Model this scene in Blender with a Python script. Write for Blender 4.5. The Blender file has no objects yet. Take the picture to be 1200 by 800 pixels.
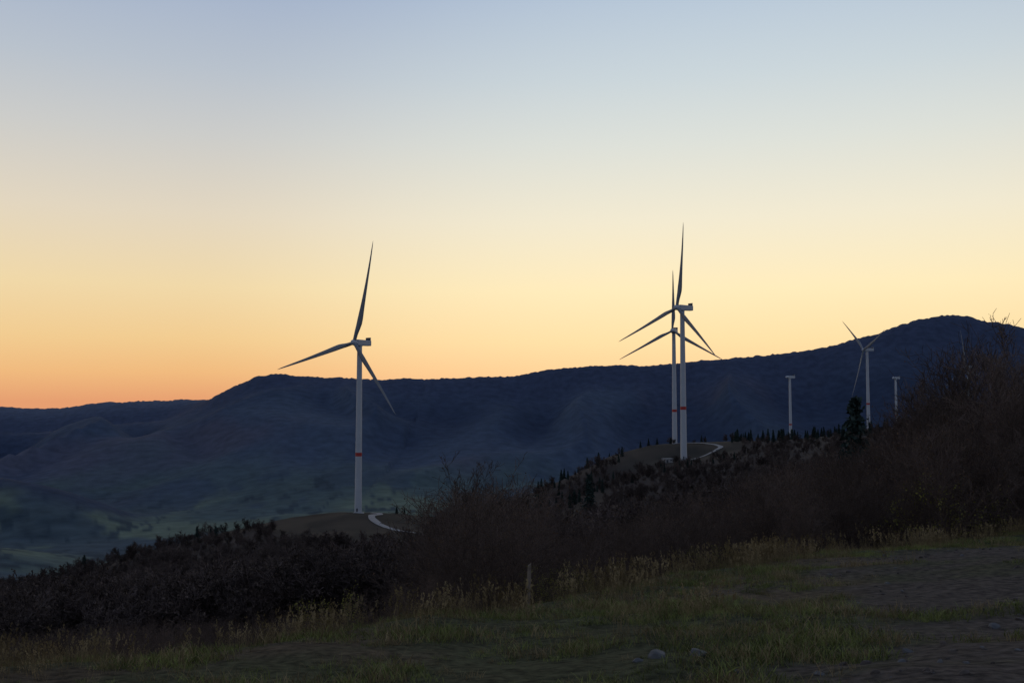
import bpy, math, random
import numpy as np
from mathutils import Vector, Matrix
random.seed(7)
scene=bpy.context.scene
F=1167.0; EYE=1.7; PITCH=math.atan(70/F)

# ------------------------------------------------------------------ helpers
def pixel_point(u,v,D):
    """world point at forward distance D on the camera ray through image pixel u, v"""
    cx=(u-600)/F; cy=(400-v)/F
    y=math.cos(PITCH)-cy*math.sin(PITCH); z=math.sin(PITCH)+cy*math.cos(PITCH)
    s=D/y
    return cx*s, D, EYE+z*s

def _slopes(h,d):
    K=h.shape[0]+1
    m=np.zeros((K,)+d.shape[1:])
    hh=h.reshape(h.shape+(1,)*(d.ndim-h.ndim))
    w1=2*hh[1:]+hh[:-1]; w2=hh[1:]+2*hh[:-1]
    a=d[:-1]; b=d[1:]
    ok=(a*b)>0
    with np.errstate(divide='ignore',invalid='ignore'):
        v=(w1+w2)/(w1/a+w2/b)
    m[1:-1]=np.where(ok,v,0)
    m[0]=d[0]; m[-1]=d[-1]
    return m
def pchip(xs,ys,x):
    xs=np.asarray(xs,float); ys=np.asarray(ys,float)
    h=np.diff(xs); d=np.diff(ys)/h; m=_slopes(h,d)
    x=np.clip(x,xs[0],xs[-1]); i=np.clip(np.searchsorted(xs,x)-1,0,len(xs)-2)
    t=(x-xs[i])/h[i]; hi=h[i]
    return ((1+2*t)*(1-t)**2)*ys[i]+t*(1-t)**2*hi*m[i]+t*t*(3-2*t)*ys[i+1]+t*t*(t-1)*hi*m[i+1]
def sst(a,b,x):
    t=np.clip((x-a)/(b-a),0,1); return t*t*(3-2*t)
def _hash(i,j,s):
    n=(i*374761393+j*668265263+s*982451653)&0x7fffffff
    n=((n^(n>>13))*1274126177)&0x7fffffff
    return ((n^(n>>16))&0xffff)/65535.0
def vnoise(x,y,s=0):
    xi=np.floor(x).astype(np.int64); yi=np.floor(y).astype(np.int64)
    fx=x-xi; fy=y-yi; fx=fx*fx*(3-2*fx); fy=fy*fy*(3-2*fy)
    a=_hash(xi,yi,s);b=_hash(xi+1,yi,s);c=_hash(xi,yi+1,s);d=_hash(xi+1,yi+1,s)
    return (a*(1-fx)+b*fx)*(1-fy)+(c*(1-fx)+d*fx)*fy-0.5
def fbm(x,y,s=0,o=4):
    r=0;a=1
    for k in range(o):
        r=r+a*vnoise(x*2**k,y*2**k,s+k*17); a*=0.5
    return r

# ------------------------------------------------------------------ terrain
RIDGE=[(258,461),(285,448),(305,440),(322,438),(350,440.5),(380,442),(450,444),(540,442),(600,441),(640,433),(700,429),(760,428),(840,421),(900,415),(960,407),(1020,392),(1060,380),(1100,370),(1120,369),(1160,376),(1200,384),(1300,404),(1500,430),(1900,440)]
ROWS=[
(60,  [(-600,830),(0,810),(400,765),(600,740),(900,690),(1200,640),(1800,600)]),
(150, [(-600,790),(0,765),(400,720),(600,700),(900,640),(1200,590),(1800,560)]),
(300, [(-600,770),(0,735),(200,705),(400,682),(600,660),(900,600),(1200,550),(1800,520)]),
(450, [(-600,770),(0,715),(250,660),(420,644),(600,640),(800,590),(1200,520),(1800,500)]),
(590, [(-600,780),(0,690),(100,668),(180,645),(260,625),(350,612),(420,608),(480,612),(540,622),(620,618),(700,580),(800,556),(1000,525),(1200,505),(1800,490)]),
(655, [(-600,800),(0,692),(100,668),(180,646),(260,624),(350,606),(420,600),(470,602),(540,612),(620,606),(700,572),(800,546),(1000,520),(1200,500),(1800,485)]),
(720, [(-600,820),(0,705),(180,668),(350,620),(420,612),(600,592),(660,568),(720,546),(800,539),(860,528),(1000,514),(1200,497),(1800,480)]),
(800, [(-600,830),(0,720),(300,665),(420,640),(600,585),(660,562),(720,534),(780,520),(850,517),(900,517),(1000,508),(1200,492),(1800,475)]),
(900, [(-600,830),(0,740),(300,700),(420,670),(600,620),(720,565),(790,530),(850,522),(900,520),(1000,508),(1200,488),(1800,475)]),
(1340,[(-600,760),(0,740),(300,735),(600,690),(750,600),(850,545),(920,522),(1000,508),(1200,484),(1800,470)]),
(2000,[(-600,630),(-100,636),(0,645),(80,659),(200,672),(600,650),(800,600),(1000,530),(1200,490),(1800,470)]),
(2600,[(-600,620),(0,636),(300,632),(600,612),(900,585),(1200,545),(1800,500)]),
(3100,[(-600,545),(-100,552),(0,559),(60,571),(110,588),(170,606),(300,604),(600,590),(900,575),(1200,520),(1800,480)]),
(3500,[(-600,590),(0,592),(170,600),(300,586),(420,573),(600,574),(900,565),(1200,510),(1800,480)]),
(4200,[(-600,560),(0,560),(120,560),(200,560),(300,548),(420,541),(600,548),(900,545),(1200,490),(1800,470)]),
(5000,[(-600,520),(0,518),(100,508),(200,500),(270,494),(330,485),(600,492),(900,470),(1100,430),(1200,435),(1800,450)]),
(5600,[(-600,510),(0,503),(100,500),(180,492),(230,480),(270,470),(330,458),(600,463),(900,440),(1100,402),(1200,412),(1800,450)]),
(6000,[(-900,510),(0,512),(100,508),(180,498),(225,480),(245,469)]+RIDGE),
(6900,[(-900,440),(-600,450),(-200,472),(0,477),(60,478),(120,471),(180,469),(245,468),(330,470),(600,480),(900,450),(1100,420),(1800,450)]),
(8000,[(-600,500),(0,505),(600,500),(1200,460),(1800,480)]),
(17000,[(-600,500),(1800,500)]),
]
def edge(x):
    return np.interp(x,[-40,-8,-5.6,-4,-2.3,0,3.75,9.1,15.4,30,60],[8,9.9,10.4,11.2,13.4,17,21.9,26.6,30.5,40,60])
def near_z(x,y):
    yy=np.clip(y,-30,400)
    E=edge(x)
    p=-0.11*np.minimum(yy,E)+np.where(x>0,0.07,0.0)*np.clip(x,0,40)
    e=np.clip(yy-E,0,400)
    return p-0.33*(e*e/(e+0.8))
def spurs(x,y):
    xx=x+0.35*(y-5000)*np.where(x<-500,0.7,-0.3)
    return 1-np.abs(2*fbm(xx/900+0.5*vnoise(x/700,y/700,91),y/2600,21,3))
def H(x,y,noise=True):
    x=np.atleast_1d(np.asarray(x,float)); y=np.atleast_1d(np.asarray(y,float))
    r=np.sqrt(x*x+y*y)
    D=np.maximum(y,0.5*r); D=np.maximum(D,1e-3)
    t=np.clip(x/D,-1.05,1.05)
    Z=[]; 
    for Dk,pts in ROWS:
        ps=[pixel_point(u,v,Dk) for u,v in pts]
        Z.append(pchip([p[0]/Dk for p in ps],[p[2] for p in ps],t))
    Z=np.array(Z); L=np.log(np.array([k for k,_ in ROWS]))
    h=np.diff(L); d=np.diff(Z,axis=0)/h[:,None]; m=_slopes(h,d)
    q=np.clip(np.log(D),L[0],L[-1]); i=np.clip(np.searchsorted(L,q)-1,0,len(L)-2)
    n=np.arange(len(q)); tt=(q-L[i])/h[i]; hi=h[i]
    z=((1+2*tt)*(1-tt)**2)*Z[i,n]+tt*(1-tt)**2*hi*m[i,n]+tt*tt*(3-2*tt)*Z[i+1,n]+tt*tt*(tt-1)*hi*m[i+1,n]
    w=sst(34,72,D)
    z=near_z(x,y)*(1-w)+z*w
    if noise:
        z=z+0.12*fbm(x/1.7,y/1.7,3,4)*sst(3,8,r)*(1-sst(50,90,r))+0.28*fbm(x/7,y/7,4,2)*sst(6,12,r)*(1-sst(50,90,r))
        z=z+1.6*fbm(x/45,y/45,5,4)*sst(70,150,D)
        z=z+14*fbm(x/330,y/330,9,4)*sst(1100,2000,D)*(1-sst(5200,5900,D))
        z=z+190*(spurs(x,y)-0.64)*sst(3300,4500,D)*(1-sst(5200,5950,D))
        z=z+(9*vnoise(x/14,y/200,31)+9*vnoise(x/45,y/200,32)+10*vnoise(x/160,y/400,33))*sst(5400,5800,D)*(1-sst(7200,7700,D))
    return z
def h1(x,y): return float(H([x],[y])[0])

# ------------------------------------------------------------------ node / material helpers
def newmat(name):
    m=bpy.data.materials.new(name); m.use_nodes=True
    nt=m.node_tree; b=nt.nodes['Principled BSDF']; return m,nt,b
def simple(name,col,rough=0.8,var=0.25,scale=3.0,coord='Object',metal=0.0,spec=0.3,bump=0.0,randobj=0.0):
    m,nt,b=newmat(name); N=nt.nodes; Lk=nt.links
    tc=N.new('ShaderNodeTexCoord'); nz=N.new('ShaderNodeTexNoise'); nz.inputs['Scale'].default_value=scale; nz.inputs['Detail'].default_value=5
    Lk.new(tc.outputs[coord],nz.inputs['Vector'])
    mr=N.new('ShaderNodeMapRange'); mr.inputs[1].default_value=0.3; mr.inputs[2].default_value=0.7; mr.inputs[3].default_value=1-var; mr.inputs[4].default_value=1+var
    Lk.new(nz.outputs['Fac'],mr.inputs[0])
    mx=N.new('ShaderNodeVectorMath'); mx.operation='SCALE'; mx.inputs[0].default_value=col
    out=mr.outputs[0]
    if randobj>0:
        oi=N.new('ShaderNodeObjectInfo'); r2=N.new('ShaderNodeMapRange'); r2.inputs[3].default_value=1-randobj; r2.inputs[4].default_value=1+randobj
        Lk.new(oi.outputs['Random'],r2.inputs[0]); mm=N.new('ShaderNodeMath'); mm.operation='MULTIPLY'
        Lk.new(out,mm.inputs[0]); Lk.new(r2.outputs[0],mm.inputs[1]); out=mm.outputs[0]
    Lk.new(out,mx.inputs['Scale']); Lk.new(mx.outputs[0],b.inputs['Base Color'])
    b.inputs['Roughness'].default_value=rough; b.inputs['Metallic'].default_value=metal
    b.inputs['Specular IOR Level'].default_value=spec
    if bump>0:
        bp=N.new('ShaderNodeBump'); bp.inputs['Strength'].default_value=bump; bp.inputs['Distance'].default_value=0.02
        Lk.new(nz.outputs['Fac'],bp.inputs['Height']); Lk.new(bp.outputs[0],b.inputs['Normal'])
    return m
M_bark=simple('bark_twig',(0.082,0.058,0.046),0.9,0.3,2,spec=0.1,randobj=0.4)
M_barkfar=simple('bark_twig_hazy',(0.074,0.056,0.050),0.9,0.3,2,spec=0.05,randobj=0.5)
M_leafbrown=simple('leaf_brown',(0.10,0.060,0.033),0.9,0.4,3,spec=0.1,randobj=0.4)
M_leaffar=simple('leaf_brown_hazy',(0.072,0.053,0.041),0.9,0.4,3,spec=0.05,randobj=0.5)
M_leafyel=simple('leaf_yellow_green',(0.17,0.15,0.035),0.8,0.4,4,spec=0.1,randobj=0.3)
M_needle=simple('spruce_needles',(0.026,0.040,0.034),0.9,0.4,2,spec=0.1,randobj=0.3)
M_grass=simple('grass_blade_green',(0.125,0.138,0.038),0.75,0.4,5,spec=0.1,randobj=0.55)
M_dry=simple('grass_blade_dry',(0.185,0.135,0.066),0.8,0.35,5,spec=0.1,randobj=0.4)
M_white=simple('turbine_paint',(0.36,0.375,0.39),0.5,0.05,0.3,spec=0.3)
M_blade=simple('blade_gelcoat',(0.15,0.165,0.18),0.55,0.06,0.3,spec=0.3)
M_red=simple('red_band_paint',(0.33,0.03,0.025),0.5,0.08,1)
M_dark=simple('dark_grille',(0.05,0.05,0.055),0.6,0.1,1)
M_conc=simple('concrete',(0.26,0.25,0.24),0.9,0.15,0.8)
M_gravel=simple('gravel_track',(0.21,0.195,0.18),0.95,0.2,0.4,coord='Object')
M_rock=simple('rock_stone',(0.075,0.075,0.075),0.9,0.3,6,bump=0.6)
M_wood=simple('weathered_wood',(0.16,0.125,0.095),0.9,0.35,9,bump=0.5)

def mesh_np(name,V,Fc,mats,midx=None,smooth=False):
    me=bpy.data.meshes.new(name)
    V=np.asarray(V,np.float32)
    me.vertices.add(len(V)); me.vertices.foreach_set('co',V.ravel())
    loops=np.concatenate([f.ravel() for f in Fc]).astype(np.int32)
    tot=np.concatenate([np.full(len(f),f.shape[1]) for f in Fc]).astype(np.int32)
    st=np.concatenate([[0],np.cumsum(tot)[:-1]]).astype(np.int32)
    me.loops.add(len(loops)); me.loops.foreach_set('vertex_index',loops)
    me.polygons.add(len(tot)); me.polygons.foreach_set('loop_start',st); me.polygons.foreach_set('loop_total',tot)
    for m in mats: me.materials.append(m)
    if midx is not None: me.polygons.foreach_set('material_index',np.asarray(midx,np.int32))
    if smooth: me.polygons.foreach_set('use_smooth',np.ones(len(tot),bool))
    me.update(calc_edges=True); me.validate()
    return me
def link(o,parent=None):
    scene.collection.objects.link(o)
    if parent: o.parent=parent
    return o

# ------------------------------------------------------------------ ground sheet
fine=np.radians(np.linspace(-34,34,940))
az=np.concatenate([np.radians(np.linspace(-180,-35,50)),fine,np.radians(np.linspace(35,177,49))])
rr=np.exp(np.linspace(math.log(0.4),math.log(17000),560))
A,R=np.meshgrid(az,rr)
X=R*np.sin(A); Y=R*np.cos(A)
Z=H(X.ravel(),Y.ravel())
nA=len(az); nR=len(rr)
V=np.stack([X.ravel(),Y.ravel(),Z],1)
V=np.vstack([V,[0,0,h1(0,0.01)]])
i=np.arange(nR-1)[:,None]*nA; j=np.arange(nA)[None,:]; jn=(j+1)%nA
quads=np.stack([i+j,i+jn,i+nA+jn,i+nA+j],-1).reshape(-1,4)[:,::-1]
c=len(V)-1; tri=np.stack([np.full(nA,c),(np.arange(nA)+1)%nA,np.arange(nA)],1)
x=V[:,0]; y=V[:,1]; z=V[:,2]; r=np.sqrt(x*x+y*y); D=np.maximum(y,0.5*r); t=x/np.maximum(D,1e-3)
U=600+F*t
def mixc(c,cc,w): return c*(1-w[:,None])+np.array(cc)[None,:]*w[:,None]
def dirt_mask(x,y):
    d=(x-(1.6+0.0*y))*0.55-(y-9.5)*0.19
    n=fbm(x/2.2,y/1.3,55,4)
    m=sst(0.2,1.7,d+n*2.6)
    g=sst(0.06,0.30,fbm(x/3.1,y/1.1,77,3))
    return m*(1-0.8*g)*sst(-1,2,edge(x)-y-2.0)
col=np.zeros((len(V),3)); col[:]=(0.046,0.046,0.023)
col=mixc(col,(0.068,0.050,0.031),sst(0.0,0.4,fbm(x/2.5,y/2.5,61,4)))
col=mixc(col,(0.058,0.046,0.037),dirt_mask(x,y)*(r<60))
mid=sst(14,30,y-edge(x)*0.8)
col=mixc(col,(0.035,0.027,0.024),mid)
def clearing(U,D,x,y):
    n=fbm(x/38,y/38,66,4)
    near=560-sst(300,420,U)*85+n*95           # lower rim of the hay meadow
    a=sst(250,300,U+70*n)*(1-sst(520,560,U+40*n))*sst(near,near+14,D)*(1-sst(760,800,D))
    b=sst(700,750,U+30*vnoise(x/25,y/25,67))*(1-sst(850,880,U))*sst(680,710,D+45*vnoise(x/20,y/20,68))*(1-sst(815,840,D))
    c2=sst(630,650,U)*(1-sst(700,720,U))*sst(520,545,D)*(1-sst(580,600,D))
    return np.maximum(np.maximum(a,b),c2*0.8)
cl=clearing(U,D,x,y)
col=mixc(col,(0.043,0.034,0.026),cl*mid)
col=mixc(col,(0.022,0.020,0.017),cl*mid*sst(-0.25,0.2,fbm(x/22,y/40,69,5)))
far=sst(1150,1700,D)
col=mixc(col,(0.056,0.080,0.080),far)  # aerial haze painted in: distant ground takes a bluish tint
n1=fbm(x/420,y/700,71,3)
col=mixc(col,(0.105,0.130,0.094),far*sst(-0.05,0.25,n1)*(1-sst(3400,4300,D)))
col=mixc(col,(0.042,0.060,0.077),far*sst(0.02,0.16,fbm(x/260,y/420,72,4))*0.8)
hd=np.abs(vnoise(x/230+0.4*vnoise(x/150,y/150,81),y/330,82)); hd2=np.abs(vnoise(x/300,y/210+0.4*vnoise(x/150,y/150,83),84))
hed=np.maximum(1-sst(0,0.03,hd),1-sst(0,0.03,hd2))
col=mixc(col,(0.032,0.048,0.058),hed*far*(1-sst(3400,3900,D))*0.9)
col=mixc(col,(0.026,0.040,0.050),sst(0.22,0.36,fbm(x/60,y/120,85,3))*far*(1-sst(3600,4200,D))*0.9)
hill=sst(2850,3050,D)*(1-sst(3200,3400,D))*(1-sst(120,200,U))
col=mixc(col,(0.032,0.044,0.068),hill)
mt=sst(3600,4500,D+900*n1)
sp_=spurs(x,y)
col=mixc(col,(0.050,0.068,0.098),mt)  # mountain forest, bluish haze mixed into its colour
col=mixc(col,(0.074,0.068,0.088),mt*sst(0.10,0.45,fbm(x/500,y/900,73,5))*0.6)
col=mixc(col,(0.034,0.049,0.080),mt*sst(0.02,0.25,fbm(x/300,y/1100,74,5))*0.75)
col=mixc(col,(0.025,0.036,0.063),mt*(1-sst(0.2,0.8,sp_))*(1-sst(5200,5900,D))*0.85)  # gullies darkened in the colour, painted shade to bring out the spurs
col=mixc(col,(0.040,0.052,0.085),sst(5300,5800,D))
col=mixc(col,(0.068,0.084,0.120),sst(6300,6700,D))  # rearmost ridge paler, more haze put into its colour
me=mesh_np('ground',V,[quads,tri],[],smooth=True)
ca=me.color_attributes.new('albedo_haze','FLOAT_COLOR','POINT')  # ground colour including the painted distance haze and gully shade
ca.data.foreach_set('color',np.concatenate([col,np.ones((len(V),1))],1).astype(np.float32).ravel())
m,nt,b=newmat('terrain'); N=nt.nodes; Lk=nt.links
at=N.new('ShaderNodeVertexColor'); at.layer_name='albedo_haze'
geo=N.new('ShaderNodeNewGeometry')
def noisen(sc,det=6):
    n=N.new('ShaderNodeTexNoise'); n.inputs['Scale'].default_value=sc; n.inputs['Detail'].default_value=det; Lk.new(geo.outputs['Position'],n.inputs['Vector']); return n
def rng_(n,lo,hi):
    q=N.new('ShaderNodeMapRange'); q.inputs[1].default_value=0.3;q.inputs[2].default_value=0.7;q.inputs[3].default_value=lo;q.inputs[4].default_value=hi; Lk.new(n.outputs['Fac'],q.inputs[0]); return q
a1=rng_(noisen(7.0,8),0.4,1.7); a2=rng_(noisen(0.022,7),0.80,1.20)
mm=N.new('ShaderNodeMath'); mm.operation='MULTIPLY'; Lk.new(a1.outputs[0],mm.inputs[0]); Lk.new(a2.outputs[0],mm.inputs[1])
ln=N.new('ShaderNodeVectorMath'); ln.operation='LENGTH'; Lk.new(geo.outputs['Position'],ln.inputs[0])
fr=N.new('ShaderNodeMapRange'); fr.inputs[1].default_value=60; fr.inputs[2].default_value=250; Lk.new(ln.outputs['Value'],fr.inputs[0])
ms=N.new('ShaderNodeMix'); ms.data_type='FLOAT'; Lk.new(fr.outputs[0],ms.inputs[0]); Lk.new(mm.outputs[0],ms.inputs[2]); Lk.new(a2.outputs[0],ms.inputs[3])
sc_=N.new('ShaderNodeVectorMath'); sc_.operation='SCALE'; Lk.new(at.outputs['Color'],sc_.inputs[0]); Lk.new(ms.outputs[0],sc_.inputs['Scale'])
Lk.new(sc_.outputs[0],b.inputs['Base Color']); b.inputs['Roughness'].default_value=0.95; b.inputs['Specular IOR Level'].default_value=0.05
bn=noisen(11,8); bp=N.new('ShaderNodeBump'); bp.inputs['Distance'].default_value=0.08
bs=N.new('ShaderNodeMapRange'); bs.inputs[1].default_value=20; bs.inputs[2].default_value=80; bs.inputs[3].default_value=0.8; bs.inputs[4].default_value=0.0; Lk.new(ln.outputs['Value'],bs.inputs[0])
Lk.new(bs.outputs[0],bp.inputs['Strength'])
Lk.new(bn.outputs['Fac'],bp.inputs['Height']); Lk.new(bp.outputs[0],b.inputs['Normal'])
me.materials.append(m)
link(bpy.data.objects.new('ground',me))

# ------------------------------------------------------------------ roads
def road(name,pts,w,lift=0.25):
    P=np.array(pts,float); k=np.arange(len(P)); kk=np.linspace(0,len(P)-1,len(P)*10)
    xs=pchip(k,P[:,0],kk); ys=pchip(k,P[:,1],kk)
    dx=np.gradient(xs); dy=np.gradient(ys); l=np.hypot(dx,dy); nx=-dy/l; ny=dx/l
    VV=[];n=7
    for q in range(n):
        s=(q/(n-1)-0.5)*w*(1+0.12*np.sin(kk*3+q))
        xx=xs+nx*s; yy=ys+ny*s; VV.append(np.stack([xx,yy,H(xx,yy)+lift-0.3*abs(q/(n-1)-0.5)],1))
    VV=np.stack(VV,1).reshape(-1,3); m_=len(xs)
    a=np.arange(m_-1)[:,None]*n+np.arange(n-1)[None,:]
    q=np.stack([a,a+1,a+n+1,a+n],-1).reshape(-1,4)
    return link(bpy.data.objects.new(name,mesh_np(name,VV,[q],[M_gravel],smooth=True)))
T1x=pixel_point(421,600,650)[0]; T2x=pixel_point(799,540,715)[0]
road('gravel_road',[(T1x+8,655),(T1x+13,648),(T1x+15,636),(T1x+13,618),(T1x+16,594),(T1x+22,570),(T1x+31,550),(T1x+41,536),(T1x+54,526)],4.4,0.5)
road('gravel_road.001',[(T2x+4,708),(T2x+16,722),(T2x+30,742),(T2x+37,760),(T2x+33,778),(T2x+22,788),(T2x+8,794)],3.4,0.4)

# ------------------------------------------------------------------ turbines
def lathe(prof,seg=40):
    V=[];Fq=[]
    for k,(rad,zz) in enumerate(prof):
        for s in range(seg):
            a=2*math.pi*s/seg; V.append((rad*math.cos(a),rad*math.sin(a),zz))
    for k in range(len(prof)-1):
        for s in range(seg):
            s2=(s+1)%seg; Fq.append((k*seg+s,k*seg+s2,(k+1)*seg+s2,(k+1)*seg+s))
    return V,Fq
def child(name,me,par,loc=(0,0,0),rot=None):
    o=bpy.data.objects.new(name,me); link(o,par); o.location=loc
    if rot is not None: o.matrix_local=Matrix.Translation(loc)@rot
    return o
def tower_meshes(h):
    rb,rt=2.35,1.6
    R_=lambda zz: rb+(rt-rb)*zz/h
    out=[]
    def mk(n,prof,mat):
        V_,F_=lathe(prof); me=bpy.data.meshes.new(n); me.from_pydata(V_,[],F_); me.materials.append(mat)
        for p in me.polygons: p.use_smooth=True
        out.append((n,me))
    mk('tower',[(R_(h*k/8),h*k/8) for k in range(9)],M_white)
    mk('red_band',[(R_(zz)+0.03,zz) for zz in (h*0.338,h*0.349,h*0.36)],M_red)
    for k in (0.2,0.52,0.76): mk('flange_%d'%int(k*100),[(R_(h*k),h*k-0.12),(R_(h*k)+0.06,h*k-0.1),(R_(h*k)+0.06,h*k+0.1),(R_(h*k),h*k+0.12)],M_white)
    mk('foundation',[(rb+1.5,-2),(rb+1.5,0.1),(rb+0.3,0.25),(rb-0.1,0.26)],M_conc)
    return out
def box_bevel(name,dx,dy,dz,bev,mat,cx=0,cy=0,cz=0,taper=1.0):
    import bmesh
    bm=bmesh.new(); bmesh.ops.create_cube(bm,size=1)
    for v in bm.verts:
        k=taper if v.co.y>0 else 1.0
        v.co=Vector((v.co.x*dx*k,v.co.y*dy,v.co.z*dz*k))
    bmesh.ops.bevel(bm,geom=list(bm.edges),offset=bev,segments=3,affect='EDGES',profile=0.6)
    for v in bm.verts: v.co+=Vector((cx,cy,cz))
    me=bpy.data.meshes.new(name); bm.to_mesh(me); bm.free(); me.materials.append(mat)
    return me
def blade_mesh(L):
    n=34; m_=20; V_=[];F_=[]
    st=np.linspace(0,1,n)
    chord=pchip([0,0.04,0.12,0.2,0.35,0.6,0.85,0.96,1],[0.036*L,0.036*L,0.05*L,0.062*L,0.050*L,0.032*L,0.018*L,0.010*L,0.002*L],st)
    thick=pchip([0,0.04,0.15,0.25,0.5,1],[1,1,0.55,0.34,0.24,0.16],st)
    tw=np.radians(pchip([0,0.2,0.5,1],[20,14,5,0],st))
    for k in range(n):
        s=st[k]; rnd=1-sst(0.03,0.18,s)
        for q in range(m_):
            a=2*math.pi*q/m_
            cx=math.cos(a)*0.5; 
            air=math.sin(a)*0.5*thick[k]*(1-0.35*(1-rnd)*(0.5-cx))
            px=(cx-(1-rnd)*(-0.2))*chord[k]; py=air*chord[k]
            c_,s_=math.cos(tw[k]),math.sin(tw[k])
            V_.append((px*c_-py*s_, px*s_+py*c_-0.05*L*s**2, s*L))
    for k in range(n-1):
        for q in range(m_):
            q2=(q+1)%m_; F_.append((k*m_+q,k*m_+q2,(k+1)*m_+q2,(k+1)*m_+q))
    F_.append(tuple(range((n-1)*m_,n*m_)))
    me=bpy.data.meshes.new('blade'); me.from_pydata(V_,[],F_); me.materials.append(M_blade)
    for p in me.polygons: p.use_smooth=True
    return me
def turbine(name,u,vhub,D,L,psi,a0,rotor=True):
    x,_,zh=pixel_point(u,vhub,D)
    e=bpy.data.objects.new(name,None); link(e); e.empty_display_size=5
    gz=h1(x,D); th=zh-gz-2.0; 
    e.location=(x,D,gz)
    for n_,me in tower_meshes(th): child(n_,me,e)
    child('door',box_bevel('door',1.0,0.12,2.2,0.04,M_dark,-0.4,-2.34,2.1),e)
    yaw=bpy.data.objects.new('nacelle_yaw',None); link(yaw,e); yaw.location=(0,0,th)
    yaw.rotation_euler=(0,0,-math.radians(psi))
    def lm(n,prof):
        V_,F_=lathe(prof); me=bpy.data.meshes.new(n); me.from_pydata(V_,[],F_); me.materials.append(M_white); return me
    child('yaw_bearing',lm('yaw_bearing',[(1.6,-0.1),(1.9,0.0),(1.9,0.45),(1.5,0.5)]),yaw)
    child('nacelle',box_bevel('nacelle',4.0,12.5,4.0,0.55,M_white,0,3.0,2.3,0.9),yaw)
    child('cooler',box_bevel('cooler',3.4,0.8,1.7,0.12,M_dark,0,7.6,5.0),yaw)
    child('cooler_frame',box_bevel('cooler_frame',3.8,0.35,2.0,0.08,M_white,0,8.3,5.05),yaw)
    child('wind_mast',box_bevel('wind_mast',0.15,0.15,1.6,0.03,M_dark,0.9,5.6,4.9),yaw)
    hub=bpy.data.objects.new('rotor_hub',None); link(hub,yaw); hub.location=(0,-5.2,2.2)
    hub.rotation_euler=(math.radians(-5),0,0)
    V_,F_=lathe([(1.75,2.0),(1.95,1.0),(1.95,-0.4),(1.7,-1.4),(1.1,-2.1),(0.35,-2.45),(0.01,-2.5)],32)
    V_=[(a,c,b_) for a,b_,c in V_]
    me=bpy.data.meshes.new('spinner'); me.from_pydata(V_,[],F_); me.materials.append(M_white)
    for p in me.polygons:p.use_smooth=True
    child('spinner',me,hub)
    if rotor:
        bm_=blade_mesh(L-1.2)
        for q in range(3):
            a=math.radians(a0+120*q)
            R_=Matrix.Rotation(a,4,'Y')@Matrix.Translation((0,0,1.2))@Matrix.Rotation(math.radians(3),4,'X')
            o=bpy.data.objects.new('blade_%d'%(q+1),bm_); link(o,hub); o.matrix_local=R_
    return e
turbine('wind_turbine',421.5,402,650,67,36,15)
turbine('wind_turbine.001',799.5,361,715,61,57,8)
turbine('wind_turbine.002',789.5,388,905,55,22,1)
turbine('wind_turbine.003',1016,410,1340,66,80,-50)
turbine('wind_turbine.004',1134,430,1750,66,78,-8)
turbine('wind_turbine_tower',925.5,442,1500,62,62,0,rotor=False)
turbine('wind_turbine_tower.001',1049.5,443,1750,62,62,0,rotor=False)
kx,ky=T2x-11,709; kz=h1(kx,ky)
e=bpy.data.objects.new('transformer_kiosk',None); link(e); e.location=(kx,ky,kz); e.rotation_euler=(0,0,0.4)
child('walls',box_bevel('walls',7,4,2.8,0.06,M_conc,0,0,1.3),e)
child('roof',box_bevel('roof',7.6,4.6,0.3,0.05,M_conc,0,0,2.87),e)
child('door',box_bevel('door',1.4,0.1,2.1,0.02,M_dark,-1.5,-2.03,1.1),e)
child('vent',box_bevel('vent',1.6,0.1,0.8,0.02,M_dark,1.6,-2.03,1.7),e)

# ------------------------------------------------------------------ plants
def segs_mesh(name,S,mats,leaves=None,leafmat=1,leafsize=0.05,rng=None):
    S=np.array(S)
    p0=S[:,0:3];p1=S[:,3:6];r0=S[:,6];r1=S[:,7]
    d=p1-p0; d/=np.linalg.norm(d,axis=1)[:,None]+1e-9
    ref=np.where(np.abs(d[:,2:3])<0.9,np.array([[0,0,1.]]),np.array([[1.,0,0]]))
    a=np.cross(d,ref); a/=np.linalg.norm(a,axis=1)[:,None]+1e-9; b=np.cross(d,a)
    n=len(S); V=np.zeros((n,6,3))
    for k in range(3):
        an=2*math.pi*k/3; o=a*math.cos(an)+b*math.sin(an)
        V[:,k]=p0+o*r0[:,None]; V[:,3+k]=p1+o*r1[:,None]
    base=np.arange(n)[:,None]*6
    Q=np.concatenate([base+np.array([k,(k+1)%3,3+(k+1)%3,3+k]) for k in range(3)],0)
    V=V.reshape(-1,3); groups=[Q]; mi=[np.zeros(len(Q))]
    if leaves is not None and len(leaves):
        Lp=np.array(leaves); m_=len(Lp); a=rng.normal(size=(m_,3)); a/=np.linalg.norm(a,axis=1)[:,None]
        b=np.cross(a,rng.normal(size=(m_,3))); b/=np.linalg.norm(b,axis=1)[:,None]
        s=leafsize*rng.uniform(0.6,1.4,m_)[:,None]
        LV=np.stack([Lp-a*s,Lp+b*s*0.6,Lp+a*s,Lp-b*s*0.6],1).reshape(-1,3)
        o=len(V); V=np.vstack([V,LV]); q=o+np.arange(m_)[:,None]*4+np.arange(4); groups.append(q); mi.append(np.full(m_,leafmat))
    return mesh_np(name,V,groups,mats,np.concatenate(mi))
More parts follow.
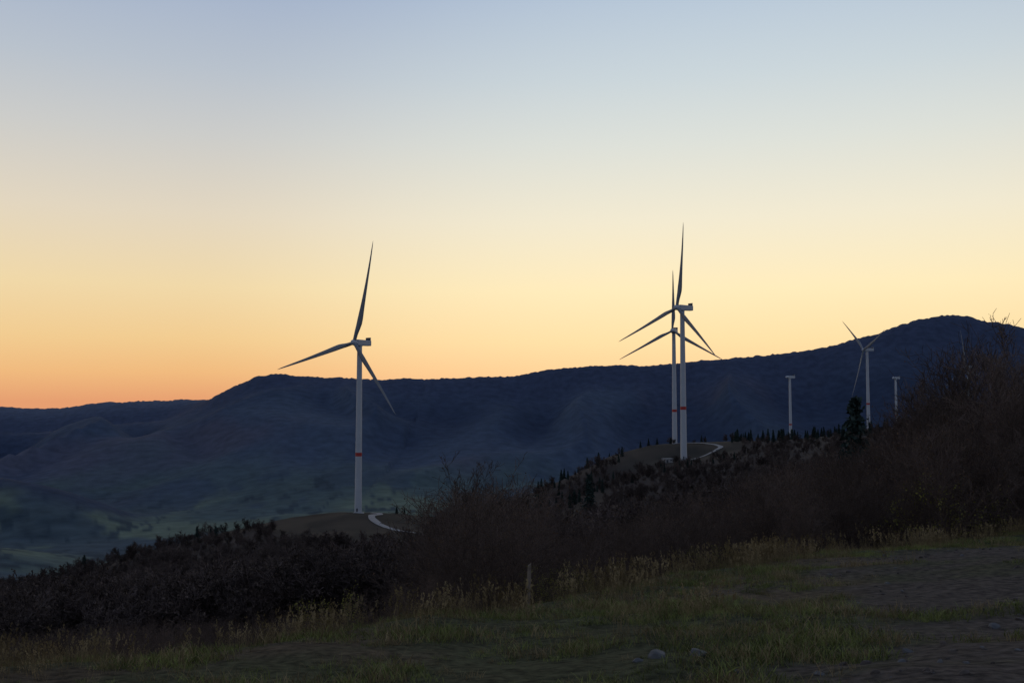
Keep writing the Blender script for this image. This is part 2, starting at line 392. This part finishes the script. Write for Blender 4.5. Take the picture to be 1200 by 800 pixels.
def bare(seed,Ht,stems,kids=(9,6,5),rmin=0.006,rbase=0.07,spread=0.35,up=0.12,leaf=0,leafmat_=None,leafsize=0.05,name='bare',kidlen=0.5,bark=None):
    rng=np.random.default_rng(seed); S=[];LV=[]
    nl=len(kids)
    def grow(p,d,ln,r,lv):
        n=(6,4,3,2)[min(lv,3)]
        pts=[p];dirs=[d]
        for k in range(n):
            d=d+rng.normal(size=3)*(0.10+0.07*lv)+np.array([0,0,up*(1 if lv else 0.6)])
            d/=np.linalg.norm(d); q=p+d*ln/n
            ra=max(rmin,r*(1-0.8*k/n)); rb=max(rmin*0.7,r*(1-0.8*(k+1)/n))
            S.append((*p,*q,ra,rb)); p=q; pts.append(p); dirs.append(d)
        if lv<nl:
            for c in range(kids[lv]):
                f=rng.uniform(0.12,1.0) if lv==0 else rng.uniform(0.15,1)
                k=min(n-1,int(f*n)); w=f*n-k; bp=pts[k]*(1-w)+pts[k+1]*w
                s=rng.normal(size=3); s-=s.dot(dirs[k])*dirs[k]; s/=np.linalg.norm(s)
                ang=rng.uniform(0.45,0.95); cd=dirs[k]*math.cos(ang)+s*math.sin(ang)
                grow(bp,cd,ln*kidlen*rng.uniform(0.6,1.15)*(1.15-0.55*f*(lv==0)),max(rmin,r*(1-0.8*f)*0.55),lv+1)
        elif leaf>0:
            for q in pts[1:]:
                if rng.random()<leaf: LV.append(q+rng.normal(size=3)*0.05)
    for s in range(stems):
        a=rng.uniform(0,2*math.pi); d=np.array([math.cos(a)*spread*rng.uniform(0.2,1),math.sin(a)*spread*rng.uniform(.2,1),1.0]); d/=np.linalg.norm(d)
        p=np.array([math.cos(a)*0.12*stems**0.5*(stems>1),math.sin(a)*0.12*stems**0.5*(stems>1),-0.3])
        grow(p,d,Ht*rng.uniform(0.65,0.95)*0.95,rbase*rng.uniform(0.6,1),0)
    zs=np.array([s[5] for s in S]); mx=np.percentile(zs,99.3); f=Ht/mx
    S=[tuple(v*f for v in s[:6])+s[6:] for s in S]; LV=[q*f for q in LV]
    return segs_mesh(name,S,[bark or M_bark,leafmat_ or M_leafbrown],LV,1,leafsize,rng)
def spruce(seed,Ht,name='spruce'):
    rng=np.random.default_rng(seed); S=[(0,0,-0.3,0,0,Ht,0.022*Ht,0.01)]; LV=[]
    z=0.08*Ht
    while z<Ht*0.985:
        f=z/Ht; ln=Ht*0.23*(1-f)**0.8*rng.uniform(0.75,1.2)+0.03*Ht*(1-f)
        nb=int(6+5*(1-f))
        for k in range(nb):
            a=rng.uniform(0,2*math.pi); l=ln*rng.uniform(0.55,1.15)
            tip=np.array([math.cos(a)*l,math.sin(a)*l,z-0.25*l*rng.uniform(0.2,1.2)]); p0=np.array([0,0,z])
            S.append((*p0,*tip,0.012*Ht*0.3,0.004))
            n=7
            for q in range(n):
                w=(q+0.6)/n; c=p0*(1-w)+tip*w
                for _ in range(2): LV.append(c+rng.normal(size=3)*np.array([0.03,0.03,0.02])*Ht*0.5)
        z+=Ht*0.036
    return segs_mesh(name,S,[M_bark,M_needle],LV,1,0.026*Ht,rng)
def tuft(seed,n,rad,hmin,hmax,w,mat,lean=0.5,name='tuft',head=0):
    rng=np.random.default_rng(seed); V=[];Q=[];T=[]
    for k in range(n):
        a=rng.uniform(0,6.283); rr_=rad*math.sqrt(rng.random()); p=np.array([math.cos(a)*rr_,math.sin(a)*rr_,-0.03])
        h=rng.uniform(hmin,hmax); b=rng.uniform(0,6.283); ld=np.array([math.cos(b),math.sin(b),0])*lean*rng.uniform(0.2,1)*h
        f=rng.uniform(0,6.283); wd=np.array([math.cos(f),math.sin(f),0])*w*rng.uniform(0.6,1.2)
        o=len(V)
        for s,ww in ((0,1),(0.4,0.85),(0.75,0.5)):
            c=p+np.array([0,0,h*(s-0.25*lean*s*s)])+ld*s*s
            V.append(c-wd*ww);V.append(c+wd*ww)
        tip=p+np.array([0,0,h*(1-0.25*lean)])+ld; V.append(tip)
        Q+= [(o,o+1,o+3,o+2),(o+2,o+3,o+5,o+4)]; T.append((o+4,o+5,o+6))
        if head and rng.random()<head:
            for _ in range(7):
                q=tip+rng.normal(size=3)*np.array([0.012,0.012,0.05]); o=len(V); s=0.012
                V+= [q+np.array([-s,0,0]),q+np.array([s,0,-s]),q+np.array([0,s,s*2.5])]; T.append((o,o+1,o+2))
    return mesh_np(name,np.array(V),[np.array(Q),np.array(T)],[mat])
def proto(cname,meshes):
    c=bpy.data.collections.new(cname)
    for k,me in enumerate(meshes):
        c.objects.link(bpy.data.objects.new('%s_proto_%02d'%(cname,k),me))
    return c
def scatter(name,pts,scale,coll,ncol,seed=0,tilt=0.06):
    rng=np.random.default_rng(seed); pts=np.asarray(pts); n=len(pts)
    me=bpy.data.meshes.new(name); me.vertices.add(n); me.vertices.foreach_set('co',pts.astype(np.float32).ravel())
    rot=np.stack([rng.normal(0,tilt,n),rng.normal(0,tilt,n),rng.uniform(0,6.283,n)],1)
    at=me.attributes.new('rot','FLOAT_VECTOR','POINT'); at.data.foreach_set('vector',rot.astype(np.float32).ravel())
    at=me.attributes.new('scl','FLOAT','POINT'); at.data.foreach_set('value',np.asarray(scale,np.float32))
    at=me.attributes.new('vid','INT','POINT'); at.data.foreach_set('value',rng.integers(0,ncol,n).astype(np.int32))
    o=link(bpy.data.objects.new(name,me))
    ng=bpy.data.node_groups.new(name+'_scatter','GeometryNodeTree')
    ng.interface.new_socket('Geometry',in_out='INPUT',socket_type='NodeSocketGeometry')
    ng.interface.new_socket('Geometry',in_out='OUTPUT',socket_type='NodeSocketGeometry')
    N=ng.nodes; L=ng.links
    gi=N.new('NodeGroupInput'); go=N.new('NodeGroupOutput'); ci=N.new('GeometryNodeCollectionInfo'); ip=N.new('GeometryNodeInstanceOnPoints')
    ci.inputs['Collection'].default_value=coll; ci.inputs['Separate Children'].default_value=True; ci.inputs['Reset Children'].default_value=True
    def na(nm,ty):
        q=N.new('GeometryNodeInputNamedAttribute'); q.data_type=ty; q.inputs['Name'].default_value=nm; return q.outputs[0]
    L.new(gi.outputs[0],ip.inputs['Points']); L.new(ci.outputs[0],ip.inputs['Instance']); ip.inputs['Pick Instance'].default_value=True
    L.new(na('vid','INT'),ip.inputs['Instance Index']); L.new(na('rot','FLOAT_VECTOR'),ip.inputs['Rotation']); L.new(na('scl','FLOAT'),ip.inputs['Scale'])
    L.new(ip.outputs[0],go.inputs[0])
    md=o.modifiers.new('scatter','NODES'); md.node_group=ng
    return o

BH=6.0
bushes=[bare(100+k,BH,5,(8,6,4),rmin=0.008,rbase=0.05,spread=0.5,leaf=0.35,leafsize=0.035) for k in range(5)]
bc=proto('thicket_shrubs',bushes)
UT=[-300,0,150,300,400,515,545,570,595,620,700,800,900,1000,1050,1100,1150,1200,1500]
VT=[745,742,730,722,716,704,610,550,575,635,616,580,550,523,498,472,444,436,426]
def band(n,Dlo,Dhi,ulo,uhi,seed,jit=(0.6,1.0),hmax=13,hmin=1.0):
    rng=np.random.default_rng(seed); P=[];S=[]
    u=rng.uniform(ulo,uhi,n); D_=np.exp(rng.uniform(math.log(Dlo),math.log(Dhi),n))
    x=(u-600)/F*D_; z=H(x,D_); ok=(D_>edge(x)+2.5)
    vt=np.interp(u,UT,VT)
    for k in range(n):
        if not ok[k]: continue
        top=pixel_point(u[k],vt[k],D_[k])[2]; h=(top-z[k])*rng.uniform(*jit)
        h=min(h,hmax*rng.uniform(0.8,1)); 
        if h<hmin: h=hmin*rng.uniform(0.7,1)
        P.append((x[k],D_[k],z[k])); S.append(h/BH)
    return P,S
P1,S1=band(1050,17,120,-250,1450,5)
P2,S2=band(22,44,75,556,596,6,jit=(0.75,1.0))
scatter('shrub_thicket',P1+P2,S1+S2,bc,5,1)
trees=[bare(200+k,9.0,(3,1,2,1,2)[k],(13,8,5),rmin=0.011,rbase=0.12,spread=0.4,up=0.16,leaf=0.05,leafsize=0.035,kidlen=0.46) for k in range(5)]
slim=[bare(230+k,9.0,2,(13,7,5),rmin=0.010,rbase=0.10,spread=0.18,up=0.30,leaf=0.05,leafsize=0.035,kidlen=0.36) for k in range(3)]
def place(name,me,x,y,s,rz=0,sink=0.0):
    o=bpy.data.objects.new(name,me); link(o); o.location=(x,y,h1(x,y)-sink); o.scale=(s,s,s); o.rotation_euler=(0,0,rz); return o
TR=[(1192,46,392),(1160,52,396),(1118,58,432),(1085,50,452),(1060,62,470),(1030,70,498),(1225,50,380),(1270,44,375),(1330,50,390),(1178,70,410),(1100,80,452),(1010,90,516),(960,75,538),(910,68,554),
    (850,64,578),(780,60,596),(1145,48,412),(1205,42,402),(1172,60,400),(1090,44,475),(1130,66,422),(1185,38,425),(1150,36,455),(730,58,616),(690,52,636),(1110,46,460),(1072,56,476),(1198,52,398),(1138,56,415)]
SL=[(548,55,572),(560,62,545),(572,55,536),(584,66,548),(596,60,575),(606,58,600),(536,64,600)]
for k,(u,D_,vt) in enumerate(TR):
    xx,_,top=pixel_point(u,vt,D_); place('bare_tree',trees[k%5],xx,D_,(top-h1(xx,D_))/9.0,k*1.7)
for k,(u,D_,vt) in enumerate(SL):
    xx,_,top=pixel_point(u,vt,D_); place('bare_tree',slim[k%3],xx,D_,(top-h1(xx,D_))/9.0,k*1.3)
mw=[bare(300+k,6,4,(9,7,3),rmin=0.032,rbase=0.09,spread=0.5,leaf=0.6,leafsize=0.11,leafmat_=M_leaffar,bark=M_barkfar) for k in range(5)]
mc=proto('slope_woodland',mw)
rng=np.random.default_rng(21); n=14000
u=rng.uniform(-150,1400,n); D_=np.exp(rng.uniform(math.log(95),math.log(860),n)); x=(u-600)/F*D_
dens=fbm(x/55,D_/55,88,3)
keep=(clearing(u,D_,x,D_)<0.35)&(rng.random(n)<np.clip(1.0+dens,0,1))&~((D_>660)&(u<620))
rx=T1x+np.interp(D_,[520,536,550,570,594,618],[54,41,31,22,16,13])
keep&=~((D_>490)&(D_<600)&(x>rx-14)&(x<rx+9))
u,D_,x=u[keep],D_[keep],x[keep]; z=H(x,D_)
sc=(0.55+0.95*rng.random(len(x))**2.2)*np.where(D_>560,0.85,1)*np.clip(1+0.6*fbm(x/40,D_/40,89,2),0.5,1.6)
scatter('hillside_woodland',np.stack([x,D_,z],1),sc,mc,5,2)
sp=[spruce(400+k,10) for k in range(4)]
spc=proto('spruce_stand',sp)
rng=np.random.default_rng(31)
P=[];S=[]
def addsp(n,u0,u1,d0,d1,s0,s1):
    for _ in range(n):
        u=rng.uniform(u0,u1); d=rng.uniform(d0,d1); x=(u-600)/F*d
        P.append((x,d,h1(x,d))); S.append(rng.uniform(s0,s1))
addsp(70,855,1000,770,900,0.45,1.05); addsp(60,600,730,560,800,0.4,0.9); addsp(40,1000,1200,700,1300,0.6,1.2); addsp(14,730,860,600,650,0.3,0.6); addsp(12,700,840,805,860,0.3,0.7)
addsp(8,505,560,570,640,0.4,0.8); addsp(14,540,640,400,560,0.5,1.0)
scatter('spruce_forest',P,S,spc,4,3,0.02)
for k,(u,D_,vt) in enumerate([(1002,190,466),(465,655,592),(474,657,594),(231,560,617),(253,560,616),(247,565,619),(99,540,650),(630,430,580),(618,440,588),(690,520,556)]):
    xx,_,top=pixel_point(u,vt,D_); g=h1(xx,D_); place('spruce_tree',sp[k%4],xx,D_,max(top-g,3)/10,k)
ls=[bare(500+k,2.0,6,(7,5,3),rmin=0.004,rbase=0.018,spread=0.8,leaf=1.0,leafmat_=M_leafyel,leafsize=0.03,name='leafy') for k in range(2)]
for k,(u,D_,vt) in enumerate([(397,16,695),(1100,33,560),(1130,35,575),(668,20,665),(645,19,688),(830,24,650)]):
    xx,_,top=pixel_point(u,vt,D_); g=h1(xx,D_); place('autumn_shrub',ls[k%2],xx,D_,max(top-g,0.7)/2.0,k*2)
gt=[tuft(600+k,70,0.22,0.04,0.15,0.0035,M_grass,0.9) for k in range(5)]+[tuft(620+k,45,0.2,0.06,0.2,0.003,M_dry,0.9) for k in range(3)]
gc=proto('grass_tufts',gt)
rng=np.random.default_rng(41); n=34000
x=rng.uniform(-14,26,n); y=rng.uniform(7.5,42,n)
dm=dirt_mask(x,y)
pat=fbm(x/1.3,y/1.3,91,3)
keep=(y<edge(x)+2)&(np.abs(x)<y*0.62+1)&(dm<0.30+0.3*pat)&(rng.random(n)<np.clip(0.65+1.8*pat,0.04,1))
x,y,pt=x[keep],y[keep],pat[keep]
scatter('grass',np.stack([x,y,H(x,y)],1),rng.uniform(0.5,1.2,len(x))*(1+1.1*np.clip(pt,-0.4,0.6)),gc,8,4,0.1)
dt=[tuft(640+k,16,0.2,0.25,0.65,0.0026,M_dry,0.5,head=0.6) for k in range(4)]
dc=proto('dry_grass_tufts',dt)
n=4200; x=rng.uniform(-16,30,n); off=rng.normal(0.3,0.9,n); y=edge(x)+off
pat=fbm(x/2.0,y/2.0,95,3)
keep=(np.abs(x)<y*0.62+1)&(rng.random(n)<np.clip(0.12+1.5*pat,0.02,1))&(y>9.5)
x2=rng.uniform(-8,20,1300); y2=rng.uniform(12,30,1300); p2=fbm(x2/2.5,y2/2.5,96,2); k2=(y2<edge(x2))&(np.abs(x2)<y2*0.6)&(p2>0.22)&(dirt_mask(x2,y2)<0.3)
x=np.concatenate([x[keep],x2[k2]]); y=np.concatenate([y[keep],y2[k2]])
scatter('dry_grass',np.stack([x,y,H(x,y)],1),rng.uniform(0.4,1.1,len(x))*np.clip(y/18,0.45,1),dc,4,5,0.12)

import bmesh
def rock_mesh(s,seed,sub=3,mat=None):
    bm=bmesh.new(); bmesh.ops.create_icosphere(bm,subdivisions=sub,radius=1); rg=random.Random(seed)
    ax=[Vector((rg.uniform(-1,1),rg.uniform(-1,1),rg.uniform(-.6,1))).normalized() for _ in range(9)]
    for vv in bm.verts:
        c=vv.co.copy()
        for a in ax:
            dd=c.dot(a)
            if dd>0.72: c-=a*(dd-0.72)
        vv.co=Vector((c.x*s*1.3,c.y*s,c.z*s*0.6))
    me=bpy.data.meshes.new('rock'); bm.to_mesh(me); bm.free(); me.materials.append(mat or M_rock); return me
M_clod=simple('soil_clod',(0.058,0.046,0.038),0.95,0.3,6,randobj=0.4)
pc=proto('stones',[rock_mesh(0.03,50+k,2,M_clod if k%3 else M_rock) for k in range(6)])
n=5000; x=rng.uniform(0,22,n); y=rng.uniform(8,32,n); k_=(dirt_mask(x,y)>0.35)&(x<y*0.6+1)&(rng.random(n)<0.4+fbm(x/1.5,y/1.5,97,2))
x,y=x[k_],y[k_]
scatter('gravel',np.stack([x,y,H(x,y)],1),rng.uniform(0.2,1,len(x))**3*1.6+0.2,pc,6,6,0.4)
PD=18.5
xx,_,top=pixel_point(619,661,PD); g=h1(xx,PD); hh=top-g
bm=bmesh.new(); bmesh.ops.create_cone(bm,cap_ends=True,segments=10,radius1=0.04,radius2=0.034,depth=1)
for v in bm.verts: v.co=Vector((v.co.x+random.uniform(-.004,.004),v.co.y,(v.co.z+0.5)*(hh+0.3)-0.3+ (0.03*v.co.x/0.04 if v.co.z>0 else 0)))
me=bpy.data.meshes.new('fence_post'); bm.to_mesh(me); bm.free(); me.materials.append(M_wood)
o=link(bpy.data.objects.new('fence_post',me)); o.location=(xx,PD,g); o.rotation_euler=(0,0.03,0)
def rock(name,u,v,s,seed):
    for d in np.arange(7,40,0.05):
        x,y,z=pixel_point(u,v,d)
        if z<h1(x,y): break
    o=link(bpy.data.objects.new(name,rock_mesh(s,seed))); o.location=(x,y,h1(x,y)+0.1*s); o.rotation_euler=(0,0,seed)
rock('rock',770,770,0.11,1); rock('rock',818,768,0.10,2); rock('rock',748,775,0.05,3); rock('rock',1165,735,0.07,4); rock('rock',960,790,0.05,5)

# ------------------------------------------------------------------ light: dusk sky
w=bpy.data.worlds.new('World'); scene.world=w; w.use_nodes=True; nt=w.node_tree; N=nt.nodes; L=nt.links
bg=N['Background']; sky=N.new('ShaderNodeTexSky'); sky.sky_type='NISHITA'; sky.sun_disc=False
SE=math.radians(1.0); SR=math.radians(8)
sky.sun_elevation=SE; sky.sun_rotation=SR; sky.altitude=800; sky.air_density=1.0; sky.dust_density=0.6; sky.ozone_density=2.0
tc=N.new('ShaderNodeTexCoord'); sx=N.new('ShaderNodeSeparateXYZ'); L.new(tc.outputs['Generated'],sx.inputs[0])
def lin(c): return tuple((v/255/12.92 if v/255<=0.04045 else ((v/255+0.055)/1.055)**2.4) for v in c)+(1,)
ramp=N.new('ShaderNodeValToRGB'); cr=ramp.color_ramp
stops=[(0.0,(234,162,116)),(0.028,(245,190,130)),(0.06,(247,208,148)),(0.11,(246,221,172)),(0.178,(232,219,196)),(0.25,(209,209,206)),(0.31,(189,198,209)),(0.38,(169,184,208)),(0.65,(118,138,180)),(1.0,(90,112,163))]
while len(cr.elements)<len(stops): cr.elements.new(0.5)
for e_,(p,c_) in zip(cr.elements,stops): e_.position=p; e_.color=lin(c_)
cr.interpolation='LINEAR'
L.new(sx.outputs['Z'],ramp.inputs[0])
dp=N.new('ShaderNodeVectorMath'); dp.operation='DOT_PRODUCT'; g0=Vector(((900-600)/F,1,0.09)).normalized(); dp.inputs[1].default_value=g0
L.new(tc.outputs['Generated'],dp.inputs[0])
gl=N.new('ShaderNodeMapRange'); gl.interpolation_type='SMOOTHSTEP'; gl.inputs[1].default_value=0.84; gl.inputs[2].default_value=1.0; gl.inputs[3].default_value=0; gl.inputs[4].default_value=0.17
L.new(dp.outputs['Value'],gl.inputs[0])
addg=N.new('ShaderNodeMix'); addg.data_type='RGBA'; addg.blend_type='ADD'; addg.inputs[0].default_value=1
gc_=N.new('ShaderNodeVectorMath'); gc_.operation='SCALE'; gc_.inputs[0].default_value=(0.80,0.95,0.72); L.new(gl.outputs[0],gc_.inputs['Scale'])
L.new(ramp.outputs[0],addg.inputs[6]); L.new(gc_.outputs[0],addg.inputs[7])
ea=N.new('ShaderNodeMapRange'); ea.interpolation_type='SMOOTHSTEP'; ea.inputs[1].default_value=-0.6; ea.inputs[2].default_value=0.7; L.new(sx.outputs['Y'],ea.inputs[0])
em=N.new('ShaderNodeMix'); em.data_type='RGBA'; em.inputs[6].default_value=(0.27,0.33,0.47,1); L.new(ea.outputs[0],em.inputs[0]); L.new(addg.outputs[2],em.inputs[7])
sks=N.new('ShaderNodeVectorMath'); sks.operation='SCALE'; sks.inputs['Scale'].default_value=0.10; L.new(sky.outputs[0],sks.inputs[0])
fm=N.new('ShaderNodeMix'); fm.data_type='RGBA'; fm.inputs[0].default_value=0.94; L.new(sks.outputs[0],fm.inputs[6]); L.new(em.outputs[2],fm.inputs[7])
L.new(fm.outputs[2],bg.inputs['Color']); bg.inputs['Strength'].default_value=1.0
s=bpy.data.lights.new('sun','SUN'); s.energy=0.2; s.angle=math.radians(0.5); s.color=(1,0.72,0.45)
so=link(bpy.data.objects.new('sun',s))
dirv=Vector((math.sin(SR)*math.cos(SE),math.cos(SR)*math.cos(SE),math.sin(SE)))
so.rotation_euler=dirv.to_track_quat('Z','Y').to_euler()

cam=bpy.data.cameras.new('camera'); co=link(bpy.data.objects.new('camera',cam)); cam.sensor_width=36; cam.lens=F/1200*36
co.location=(0,0,EYE); co.rotation_euler=(math.radians(90)+PITCH,0,0); cam.clip_start=0.1; cam.clip_end=40000
scene.camera=co
scene.view_settings.view_transform='Standard'; scene.view_settings.look='None'; scene.view_settings.exposure=0; scene.view_settings.gamma=1
